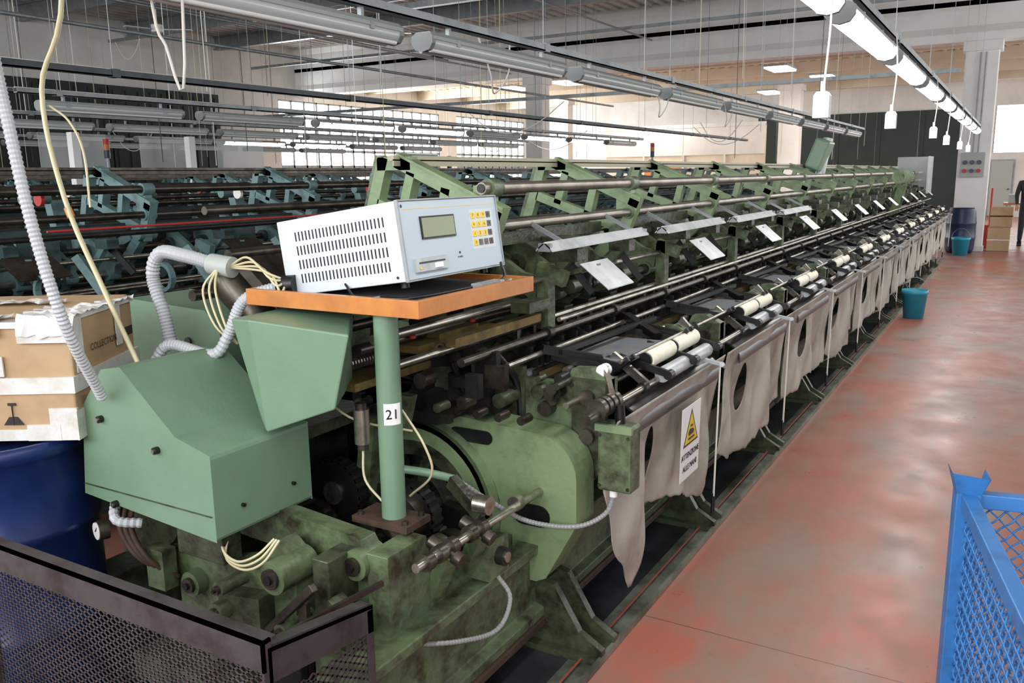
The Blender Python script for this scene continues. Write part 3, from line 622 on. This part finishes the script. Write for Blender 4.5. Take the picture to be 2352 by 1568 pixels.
g.box((-.004,0,H-.002),(.008,W,H+.002),"galv"); g.box((-.004,0,-.002),(.008,W,.002),"galv")
g.box((.004,.095,.115),(.008,.27,.182),"dark"); g.box((.008,.10,.12),(.009,.265,.177),"lcd")
g.box((.004,.04,.022),(.012,.20,.062),"whiteplate"); g.box((.012,.055,.045),(.013,.185,.05),"black"); g.box((.012,.13,.028),(.018,.165,.042),"white"); g.cyl((.012,.06,.032),(.014,.06,.032),.004,"yellow",8)
for r_ in range(4):
    for c_ in range(4):
        y=.368+c_*.031; z=.163-r_*.029; m="yellow" if c_<3 else "dsteel"
        if r_==3 and c_>0: m="dsteel"
        g.box((.0045,y,z),(.0065,y+.021,z+.019),m)
g.box((.004,.36,.065),(.0045,.50,.192),"console"); 
g.cyl((.004,.28,.062),(.0055,.28,.062),.004,"dark",8)
g.box((.004,.02,.205),(.0045,W-.02,.2062),"yellow"); g.cyl((.004,.018,.215),(.0045,.018,.215),.005,"navy",12)
cobj(g,"front_panel")
g=B()
for r_ in range(4):
    for c_ in range(25):
        x=-.405+c_*.0145; z=.035+r_*.043; g.box((x,-.0012,z),(x+.0045,.0005,z+.028),"dark")
for x,z in ((-D+.03,.015),(-.03,.015)): g.cyl((x,-.003,z),(x,0,z),.004,"black",8)
cobj(g,"vent_slots")
g=B()
for x,y in ((-D+.05,.06),(-.04,.04),(-D+.05,W-.06),(-.04,W-.06)): g.cyl((x,y,-.018),(x,y,0),.013,"black",12)
cobj(g,"feet")
chars=["7","8","9","A","4","5","6","V","1","2","3","C","0",".","-","E"]
for i,ch in enumerate(chars):
    r_,c_=divmod(i,4); o=text("key_label",ch,.014,CM@frame((.0067,.3785+c_*.031,.1725-r_*.029),(0,1,0),(0,0,1)),"ink",None,.0002); o.parent=con
o=text("power_label","POWER",.008,CM@frame((.0045,.28,.048),(0,1,0),(0,0,1)),"ink",None,.0002); o.parent=con
g=B(); g.box((-1.98,9.7,1.72),(-1.82,10.0,2.05),"cover_green",('Y',.35)); g.obj("carriage_box",KM,.02)
g=B(); g.cyl((-1.9,9.9,1.66),(-1.84,9.95,2.06),.05,"whiteplate",14); 
for i in range(6): g.ring((-1.4,12.6+.2*i,1.62),1,.09,.07,.02,"light_green",16); g.bar((-1.4,12.6+.2*i,1.5),(-1.5,12.7+.2*i,1.1),.02,.02,"light_green")
g.prism([(-2.0,1.3),(-1.4,1.3),(-1.4,1.95),(-2.0,1.95)],1,YE-.6,YE-.56,"gl"); g.prism([(YE-1.4,1.3),(YE-.6,1.3),(YE-.6,1.95),(YE-1.4,1.95)],0,-1.42,-1.40,"gl")
g.obj("far_end_guard",KM)
g=B(); g.box((-3.0,1.0,.001),(-1.24,YE+.5,.012),"pit"); 
for y in np.arange(1.6,YE,.9): g.box((-3.0,y,.012),(-1.3,y+.012,.016),"dark")
g.obj("floor_oil_pan")
g=B(); g.box((-1.24,1.0,.001),(-1.13,YE+.5,.014),"rail"); g.box((-1.14,1.0,.002),(-1.128,YE+.5,.03),"rail"); g.cyl((-1.19,1.0,.03),(-1.19,YE+.4,.03),.004,"orangecord",6); g.obj("floor_rail")

# ---------------- background machines (teal)
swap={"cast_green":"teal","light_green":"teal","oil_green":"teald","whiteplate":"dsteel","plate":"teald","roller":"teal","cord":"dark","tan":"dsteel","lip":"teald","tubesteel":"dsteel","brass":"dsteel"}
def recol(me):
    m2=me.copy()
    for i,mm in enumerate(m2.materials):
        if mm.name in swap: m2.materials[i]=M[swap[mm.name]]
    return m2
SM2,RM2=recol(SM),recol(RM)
def extras(bob):
    g=B()
    for i in range(24):
        y=2.4+i*.65
        for a,b,w in (((-1.2,.0),(-1.3,.75),.09),((-2.3,0),(-2.25,.75),.09),((-1.25,.1),(-1.9,.8),.07),((-1.35,.8),(-1.2,1.0),.08),((-1.9,.75),(-2.1,1.6),.08)):
            if i%2 and w<.085: continue
            g.bar((a[0],y,a[1]),(b[0],y,b[1]),.06,w,"teal")
        g.ring((-1.16,y+.3,.6),1,.15,.12,.04,"teal",20); g.cyl((-1.25,y+.45,.85),(-1.25,y+.48,.85),.09,"teal",16); g.cyl((-1.5,y+.2,1.25),(-1.5,y+.23,1.25),.07,"teald",16)
        g.ring((-1.35,y+.1,1.2),1,.08,.06,.03,"teal",16); g.bar((-1.4,y+.3,1.35),(-1.25,y+.4,1.05),.035,.04,"teal"); g.cyl((-1.9,y+.35,1.62),(-1.9,y+.5,1.62),.03,"teal",10)
        c=random.choice(["red","orange","white","yellow","red"])
        if i%2: g.cyl((-1.75,y+.35,1.62),(-1.75,y+.37,1.62),.035,c,12)
        g.cyl((-1.25,y+.5,1.08),(-1.25,y+.54,1.08),.025,random.choice(["orange","white","red","yellow"]),12)
        if i%3==0: g.cyl((-1.15,y,.62),(-1.15,y+.4,.6),.02,random.choice(["yellow","orange","teal"]),8)
        g.bar((-1.3,y+.1,1.0),(-1.15,y+.25,.7),.04,.05,"teald"); g.box((-1.45,y+.5,.7),(-1.2,y+.6,.85),"teald")
    g.box((-2.3,2.4,.3),(-1.5,YE,.8),"teald"); g.box((-1.3,2.4,.12),(-1.15,YE,.26),"teald")
    for z,x in ((1.6,-2.4),(1.45,-1.3)): g.cyl((x,2.2,z),(x,YE,z),.014,"dark",8)
    if bob:
        for i in range(110): g.cyl((-2.05,2.5+i*.14,1.80),(-2.05,2.5+i*.14,1.87),.028,"roller",8,.018)
        g.box((-2.09,2.5,1.785),(-2.01,YE,1.80),"red")
    return g
EX=[]
for b in (False,True):
    o=extras(b).obj("x"); EX.append(o.data); bpy.data.objects.remove(o)
for i,(dx,dy) in enumerate(((-2.55,-.85),(-4.9,-.5),(-7.2,-.3),(-9.5,0),(-11.8,.3),(-14.1,.8),(-16.4,1.2))):
    E_=empty("knitting_machine",(dx,dy,0))
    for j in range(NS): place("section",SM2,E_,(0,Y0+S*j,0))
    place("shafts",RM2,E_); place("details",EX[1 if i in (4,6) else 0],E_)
g=B(); g.cyl((-3.5,2.1,1.5),(-3.42,4.8,1.5),.005,"red",8); g.obj("red_guide_line")
g=B()
for (x,y) in ((-9.9,6.4),(-9.9,8.1)):
    g.box((x-.05,y-.05,.01),(x+.05,y+.05,2.3),"white")
g.obj("support_posts")
for x,y,c1 in ((-10.0,6.9,"red"),(-5.6,14.4,"red")):
    g=B(); g.cyl((x,y,.01),(x,y,2.0),.02,"galv",8); g.cyl((x,y,2.0),(x,y,2.1),.035,"navy",12); g.cyl((x,y,2.1),(x,y,2.17),.035,"orange",12); g.cyl((x,y,2.17),(x,y,2.24),.035,c1,12); g.obj("signal_tower")
g=B(); x,y=-8.0,9.9
for dx in (0,.45):
    for dy in (0,1.0): g.box((x+dx,y+dy,.01),(x+dx+.05,y+dy+.05,2.02),"barrel")
for z in (1.5,1.65,1.8,1.95): g.box((x,y,z),(x+.5,y+1.05,z+.03),"cage"); g.cyl((x+.25,y+.05,z+.07),(x+.25,y+1.0,z+.07),.04,"whiteplate",8)
g.obj("storage_rack")
g=B()
for x,y in ((-10.3,7.6),(-10.3,8.9),(-10.3,6.2)): g.box((x,y,1.75),(x+.01,y+.9,2.3),"gl"); g.box((x-.01,y,2.28),(x+.02,y+.9,2.31),"galv")
g.obj("plastic_curtains")

# ---------------- left foreground
g=B(); cx,cy=-2.75,1.40; pr=[(.0,.012),(.26,.012),(.28,.04),(.285,.3),(.295,.31),(.295,.33),(.285,.34),(.285,.62),(.295,.63),(.295,.65),(.285,.66),(.28,.88),(.29,.885),(.29,.93),(.27,.93),(.265,.91),(0,.91)]
n=40; vs=[]
for a,z in pr:
    for i in range(n): t=2*math.pi*i/n; vs.append((cx+a*math.cos(t)*.97,cy+a*math.sin(t)*.97,z))
g.add(vs,[(j*n+i,j*n+(i+1)%n,(j+1)*n+(i+1)%n,(j+1)*n+i) for j in range(len(pr)-1) for i in range(n)],"barrel",True); g.obj("plastic_drum")
bx=empty("cardboard_box",(-2.73,1.53,.935)); bx.rotation_euler=(0,0,math.radians(31.5))
g=B(); g.box((-.25,-.23,0),(.25,.23,.17),"card"); g.obj("lower_carton",bx,.006)
g=B(); g.box((-.252,-.226,.172),(.246,.232,.36),"card",('Z',.02)); g.box((-.2,-.1,.36),(.24,.225,.375),"card",('X',.05)); g.obj("upper_carton",bx,.006)
g=B()
g.box((-.255,-.236,.145),(.255,.237,.195),"tape"); g.box((-.253,-.233,0),(.253,-.231,.035),"tape"); g.box((.25,-.2,.2),(.2535,-.15,.36),"tape"); g.box((.25,.08,.23),(.2535,.12,.36),"tape")
g.box((-.25,-.236,.2),(-.08,-.23,.36),"tape"); g.box((.1,-.238,0),(.2,-.23,.05),"tape"); g.box((.17,-.237,0),(.254,-.225,.10),"tape"); g.box((.25,-.24,0),(.2545,-.15,.09),"tape"); g.box((-.25,-.2365,.2),(.05,-.23,.26),"tape"); g.box((.10,-.2365,.30),(.25,-.23,.362),"tape")
g.box((-.255,-.235,.345),(.255,-.17,.364),"tape"); g.box((.2,-.225,.36),(.254,.23,.378),"tape")
def film(x0,x1,y0,y1,z,nx,ny,amp,drop):
    vs=[]
    for j in range(ny):
        for i in range(nx):
            vs.append((x0+(x1-x0)*i/(nx-1)+random.uniform(-.006,.006),y0+(y1-y0)*j/(ny-1)+random.uniform(-.008,.008),z+amp*random.random()-(drop if j==0 else 0)))
    g.add(vs,[(j*nx+i,j*nx+i+1,(j+1)*nx+i+1,(j+1)*nx+i) for j in range(ny-1) for i in range(nx-1)],"tape")
film(-.26,.05,-.25,-.14,.368,16,6,.014,.05); film(.10,.27,-.245,.0,.372,10,14,.016,.06); film(-.2,.1,.02,.09,.38,16,5,.012,0); film(.2,.268,.02,.22,.37,5,12,.014,0)
g.box((.2535,-.1,.035),(.2545,.06,.065),"ink"); g.box((.2535,.13,.25),(.2545,.2,.28),"ink")
for px_ in (-.03,.06):
    g.bar((px_,-.234,.05),(px_,-.234,.11),.002,.004,"ink"); g.prism([(px_-.03,.05),(px_+.03,.05),(px_+.012,.075),(px_-.012,.075)],1,-.2345,-.232,"ink"); g.prism([(px_-.012,.11),(px_+.012,.11),(px_+.012,.118),(px_-.012,.118)],1,-.2345,-.232,"ink")
g.obj("tape_and_print",bx)
o=text("carton_text","COLLECTION",.030,frame((.2555,-.02,.26),(0,1,0),(0,0,1)),"ink",bx,.0002)
g=B(); g.tube([(-2.4,1.22,2.9),(-2.28,1.26,2.2),(-2.24,1.27,1.91),(-2.2,1.28,1.61),(-2.17,1.32,1.33),(-2.27,1.47,1.08)],.016,"hose",12,6,.006); g.obj("flexible_conduit")
g=B(); g.tube([(-2.55,1.7,3.2),(-2.6,1.7,2.3),(-2.77,1.7,2.0),(-2.68,1.68,1.65),(-2.48,1.66,1.34),(-2.36,1.66,1.14)],.008,"tube_y",10); g.cyl((-2.67,1.68,1.62),(-2.655,1.68,1.59),.012,"orange",10); g.tube([(-2.77,1.72,1.95),(-2.72,1.75,1.9),(-2.66,1.75,1.8),(-2.64,1.74,1.62)],.004,"tube_y"); g.obj("air_hose")
GD=empty("perforated_guard"); g=B(); Yg=1.10; zt=.776; xl,xr=-2.32,-1.25; Ye=1.44; ze=.70
g.box((xl,Yg-.004,zt-.07),(xr,Yg+.004,zt),"guard"); g.box((xl,Yg-.004,zt-.008),(xr,Yg+.035,zt),"guard"); g.box((xl,Yg-.02,.02),(xl+.03,Yg+.01,zt),"guard"); g.box((xr-.006,Yg-.004,.02),(xr,Yg+.02,zt),"guard")
g.prism([(Yg+.01,zt-.10),(Ye,ze-.07),(Ye,ze),(Yg+.01,zt-.02)],0,xr-.008,xr,"guard"); g.prism([(Yg+.01,zt-.03),(Ye,ze-.01),(Ye,ze),(Yg+.01,zt-.02)],0,xr-.04,xr,"guard"); g.box((xr-.008,Ye-.02,.02),(xr,Ye,ze-.01),"guard"); g.box((xl,Yg-.006,.02),(xr,Yg+.006,.05),"guard")
g.bar((-1.5,1.13,.60),(-1.35,1.6,.66),.010,.014,"dsteel")
g.obj("frame",GD)
def expmesh(u0,u1,z0,z1,P,du,dz,w,m,g):
    nu=int((u1-u0)/du); nz=int((z1-z0)/dz)
    for j in range(nz):
        for i in range(nu):
            u=u0+i*du; z=z0+j*dz
            if (i+j)%2==0: a,b=(u,z),(u+du,z+dz)
            else: a,b=(u,z+dz),(u+du,z)
            g.bar(P(*a),P(*b),.0015,w,m)
g=B(); expmesh(xl,xr,.05,zt-.07,lambda u,z:(u,Yg,z),.015,.0095,.0046,"guard",g); expmesh(Yg,Ye-.02,.05,ze-.065,lambda u,z:(xr-.004,u,z),.015,.0095,.0046,"guard",g); g.obj("mesh",GD)

# ---------------- blue cage
CG=empty("wire_mesh_cage",(-.05,2.43,0)); CG.rotation_euler=(0,0,math.radians(11.5))
g=B(); LA,LB,Ht=1.15,.8,.87
def post(x,y):
    g.prism([(x-.03,y-.03),(x+.03,y-.03),(x+.03,y-.022),(x-.022,y-.022),(x-.022,y+.03),(x-.03,y+.03)],2,.03,Ht,"cage"); g.box((x-.03,y-.03,.0),(x+.03,y+.03,.03),"cage")
for x,y in ((0,0),(LB,0),(0,-LA),(LB,-LA)):
    post(x,y)
    g.add([(x-.03,y-.03,Ht),(x+.03,y-.03,Ht),(x+.03,y+.03,Ht),(x-.03,y+.03,Ht),(x-.045,y-.045,Ht+.06),(x+.045,y-.045,Ht+.05),(x+.045,y+.045,Ht+.05),(x-.045,y+.045,Ht+.06)],[(0,1,5,4),(1,2,6,5),(3,0,4,7)],"cage")
for z in (Ht-.02,.12):
    for yy in (0,-LA): g.box((0,yy-.018,z-.02),(LB,yy+.018,z+.02),"cage")
    for xx in (0,LB): g.box((xx-.018,-LA,z-.02),(xx+.018,0,z+.02),"cage")
g.box((0,-LA,.11),(LB,0,.125),"cage")
g.obj("frame",CG,.003)
g=B()
def wires(P,L,h0,h1):
    for sgn in (1,-1):
        t=-(h1-h0)
        while t<L:
            pts=[]; n=int((h1-h0)/.011)
            for i in range(n+1):
                hh=h0+(h1-h0)*i/n; u=t+(hh-h0); 
                if sgn<0: u=L-u
                if 0<=u<=L: pts.append(P(u,hh,.005*math.sin(i*math.pi/2+ (0 if sgn>0 else math.pi))))
            if len(pts)>2: g.tube(pts,.0027,"cage",5,1)
            t+=.038
wires(lambda u,h,o:(o,-u,h),LA,.14,Ht-.03); wires(lambda u,h,o:(u,o,h),LB,.14,Ht-.03); wires(lambda u,h,o:(LB+o,-u,h),LA,.14,Ht-.03)
g.obj("mesh",CG)

def bucket(nm,x,y,h,r,m,z0=.002):
    g=B(); n=28; pr=[(0,z0),(r*.78,z0),(r*.97,z0+h*.85),(r*1.04,z0+h*.86),(r*1.04,z0+h),(r*.97,z0+h),(r*.74,z0+.02),(0,z0+.02)]; vs=[]
    for a,z in pr:
        for i in range(n): t=2*math.pi*i/n; vs.append((x+a*math.cos(t),y+a*math.sin(t),z))
    g.add(vs,[(j*n+i,j*n+(i+1)%n,(j+1)*n+(i+1)%n,(j+1)*n+i) for j in range(len(pr)-1) for i in range(n)],m,True)
    pts=[(x+r*math.cos(t),y,z0+h*.93+ (r*1.2)*math.sin(t)) for t in np.linspace(0,math.pi,9)]
    g.tube(pts,.004,"galv",6,2); g.obj(nm)
bucket("bucket",-.95,10.9,.33,.14,"cyan"); bucket("bucket",-.93,19.5,.36,.17,"cyan")
g=B(); cx,cy=-.98,20.1; vs=[]; n=32
for a,z in [(0,.01),(.24,.01),(.27,.1),(.28,.3),(.29,.32),(.28,.34),(.28,.6),(.29,.62),(.28,.64),(.26,.86),(.23,.9),(.23,.93),(0,.93)]:
    for i in range(n): t=2*math.pi*i/n; vs.append((cx+a*math.cos(t),cy+a*math.sin(t),z))
g.add(vs,[(j*n+i,j*n+(i+1)%n,(j+1)*n+(i+1)%n,(j+1)*n+i) for j in range(12) for i in range(n)],"navy",True); g.obj("plastic_drum")
g=B(); g.box((-.5,20.7,.002),(-.08,21.1,.5),"card"); g.box((-.505,20.69,.22),(-.075,21.11,.25),"tape"); g.obj("cardboard_box",bevel=.01)
g=B(); g.box((-.48,20.72,.505),(-.06,21.08,.92),"card"); g.box((-.485,20.71,.72),(-.055,21.09,.75),"rust"); g.obj("cardboard_box",bevel=.01)
g=B(); g.box((-1.1,20.42,1.55),(-.66,20.49,2.05),"panelgrey")
for i in range(3):
    g.cyl((-1.02+i*.13,20.36,1.68),(-1.02+i*.13,20.42,1.68),.04,"red" if i!=1 else "navy",12); g.cyl((-1.02+i*.13,20.38,1.85),(-1.02+i*.13,20.42,1.85),.045,"navy",12)
g.cyl((-.9,20.46,2.05),(-.9,20.46,4.05),.015,"galv",8); g.cyl((-.8,20.46,2.05),(-.8,20.46,4.05),.015,"galv",8)
g.obj("power_socket_panel",bevel=.006)
g=B(); g.box((-.3,24,.85),(1.6,24.8,.9),"wood")
for x in (-.25,1.5):
    for y in (24.05,24.7): g.box((x,y,0),(x+.05,y+.05,.85),"galv")
for i in range(6): g.box((-.2+i*.27,24.2,.9),(-.02+i*.27,24.5,1.0+random.random()*.2),random.choice(["card","whiteplate","lampbody"]))
g.obj("workbench")
g=B(); g.cyl((-.5,21.6,.01),(-.5,21.6,1.3),.02,"red",8); g.box((-.6,21.5,.01),(-.4,21.7,.5),"red"); g.obj("hand_truck")

# ---------------- person at right
P_=empty("person",(.22,22.5,0))
def skin(name,verts,edges,rad,m,parent,sub=2):
    me=bpy.data.meshes.new(name); me.from_pydata(verts,edges,[]); o=bpy.data.objects.new(name,me); C.objects.link(o); o.parent=parent
    md=o.modifiers.new("skin",'SKIN'); 
    for i,v in enumerate(me.skin_vertices[0].data): v.radius=rad[i] if isinstance(rad[i],tuple) else (rad[i],rad[i]); v.use_root=(i==0)
    md.use_smooth_shade=True; sb=o.modifiers.new("sub",'SUBSURF'); sb.levels=sub; sb.render_levels=sub; me.materials.append(M[m]); return o
V=[(0,0,.95),(0,0,1.15),(0,-.01,1.38),(0,-.01,1.47),(-.19,0,1.40),(-.25,-.03,1.13),(-.23,-.16,.92),(.19,0,1.40),(.25,-.03,1.13),(.22,-.2,.98),(-.1,0,.88),(-.11,-.02,.48),(-.12,.03,.09),(.1,0,.88),(.11,.06,.48),(.12,.14,.09)]
E=[(0,1),(1,2),(2,3),(2,4),(4,5),(5,6),(2,7),(7,8),(8,9),(0,10),(10,11),(11,12),(0,13),(13,14),(14,15)]
skin("clothes",V,E,[(.15,.11),(.15,.11),(.17,.11),.055,.065,.048,.036,.065,.048,.036,.09,.068,.048,.09,.068,.048],"cloth",P_)
skin("head",[(0,-.01,1.47),(0,-.02,1.53),(0,-.03,1.6),(0,-.02,1.68)],[(0,1),(1,2),(2,3)],[.05,.055,.085,.075],"skin",P_)
skin("hair",[(0,.02,1.6),(0,.0,1.68),(0,-.01,1.715)],[(0,1),(1,2)],[.085,.09,.06],"hair",P_)
for sx in (-1,1):
    w=Vector((-.23,-.16,.92) if sx<0 else (.22,-.2,.98)); vv=[tuple(w),tuple(w+Vector((0,-.05,-.05)))]; ee=[(0,1)]; rr=[.03,.036]
    for i in range(4):
        b=w+Vector(((i-1.5)*.018,-.08,-.08)); vv+=[tuple(b),tuple(b+Vector((0,-.03,-.035))),tuple(b+Vector((0,-.025,-.06)))]; k=len(vv); ee+=[(1,k-3),(k-3,k-2),(k-2,k-1)]; rr+=[.01,.009,.008]
    b=w+Vector((-sx*.035,-.05,-.05)); vv+=[tuple(b),tuple(b+Vector((-sx*.01,-.03,-.03)))]; k=len(vv); ee+=[(1,k-2),(k-2,k-1)]; rr+=[.011,.009]
    skin("hand",vv,ee,rr,"skin",P_,1)
    g=B(); fx=.12*sx; fy=.03 if sx<0 else .14
    g.prism([(fy+.06,.002),(fy-.2,.002),(fy-.21,.04),(fy-.1,.09),(fy+.05,.11),(fy+.07,.05)],0,fx-.045,fx+.045,"black"); g.obj("shoe",P_,.012)
g=B(); 
for sx in (-1,1): g.cyl((.03*sx,-.108,1.61),(.03*sx,-.114,1.61),.009,"ink",8)
g.prism([(-.11,1.6),(-.135,1.57),(-.11,1.565)],0,-.012,.012,"skin"); g.box((-.025,-.112,1.535),(.025,-.106,1.542),"rust"); g.obj("face",P_)

# ---------------- lights / world
w=bpy.data.worlds.new("world"); bpy.context.scene.world=w; w.use_nodes=True; bgd=w.node_tree.nodes["Background"]; bgd.inputs[0].default_value=(.94,.97,1,1); bgd.inputs[1].default_value=.55
def area(nm,loc,rot,sx,sy,e,col=(1,.98,.95)):
    l=bpy.data.lights.new(nm,'AREA'); l.shape='RECTANGLE'; l.size=sx; l.size_y=sy; l.energy=e; l.color=col; o=bpy.data.objects.new(nm,l); C.objects.link(o); o.location=loc; o.rotation_euler=rot; return o
area("aisle_tube_light",(-.77,8.5,2.34),(0,0,0),.12,19,80)
area("window_daylight",(XL+.3,27,3),(0,math.radians(-90),0),2.4,15,1200,(.94,.97,1))
area("side_fill_light",(6.8,23,2.8),(0,math.radians(90),0),4.5,24,800,(.95,.975,1))  # added fill on the open right side, brightens hall and ceiling; no window built
area("rear_fill_light",(-6,-4.8,3.6),(math.radians(94),0,0),24,3,1600,(.96,.98,1))  # unseen fill added behind the camera to brighten faces turned towards it
for x,y in PL: area("panel_light",(x,y,4.48),(0,0,0),.5,1.1,70,(1,.94,.82))
sc=bpy.context.scene; sc.view_settings.view_transform='Standard'; sc.view_settings.exposure=0.0
try: sc.view_settings.look='Medium Contrast'
except Exception as ex: print(ex)
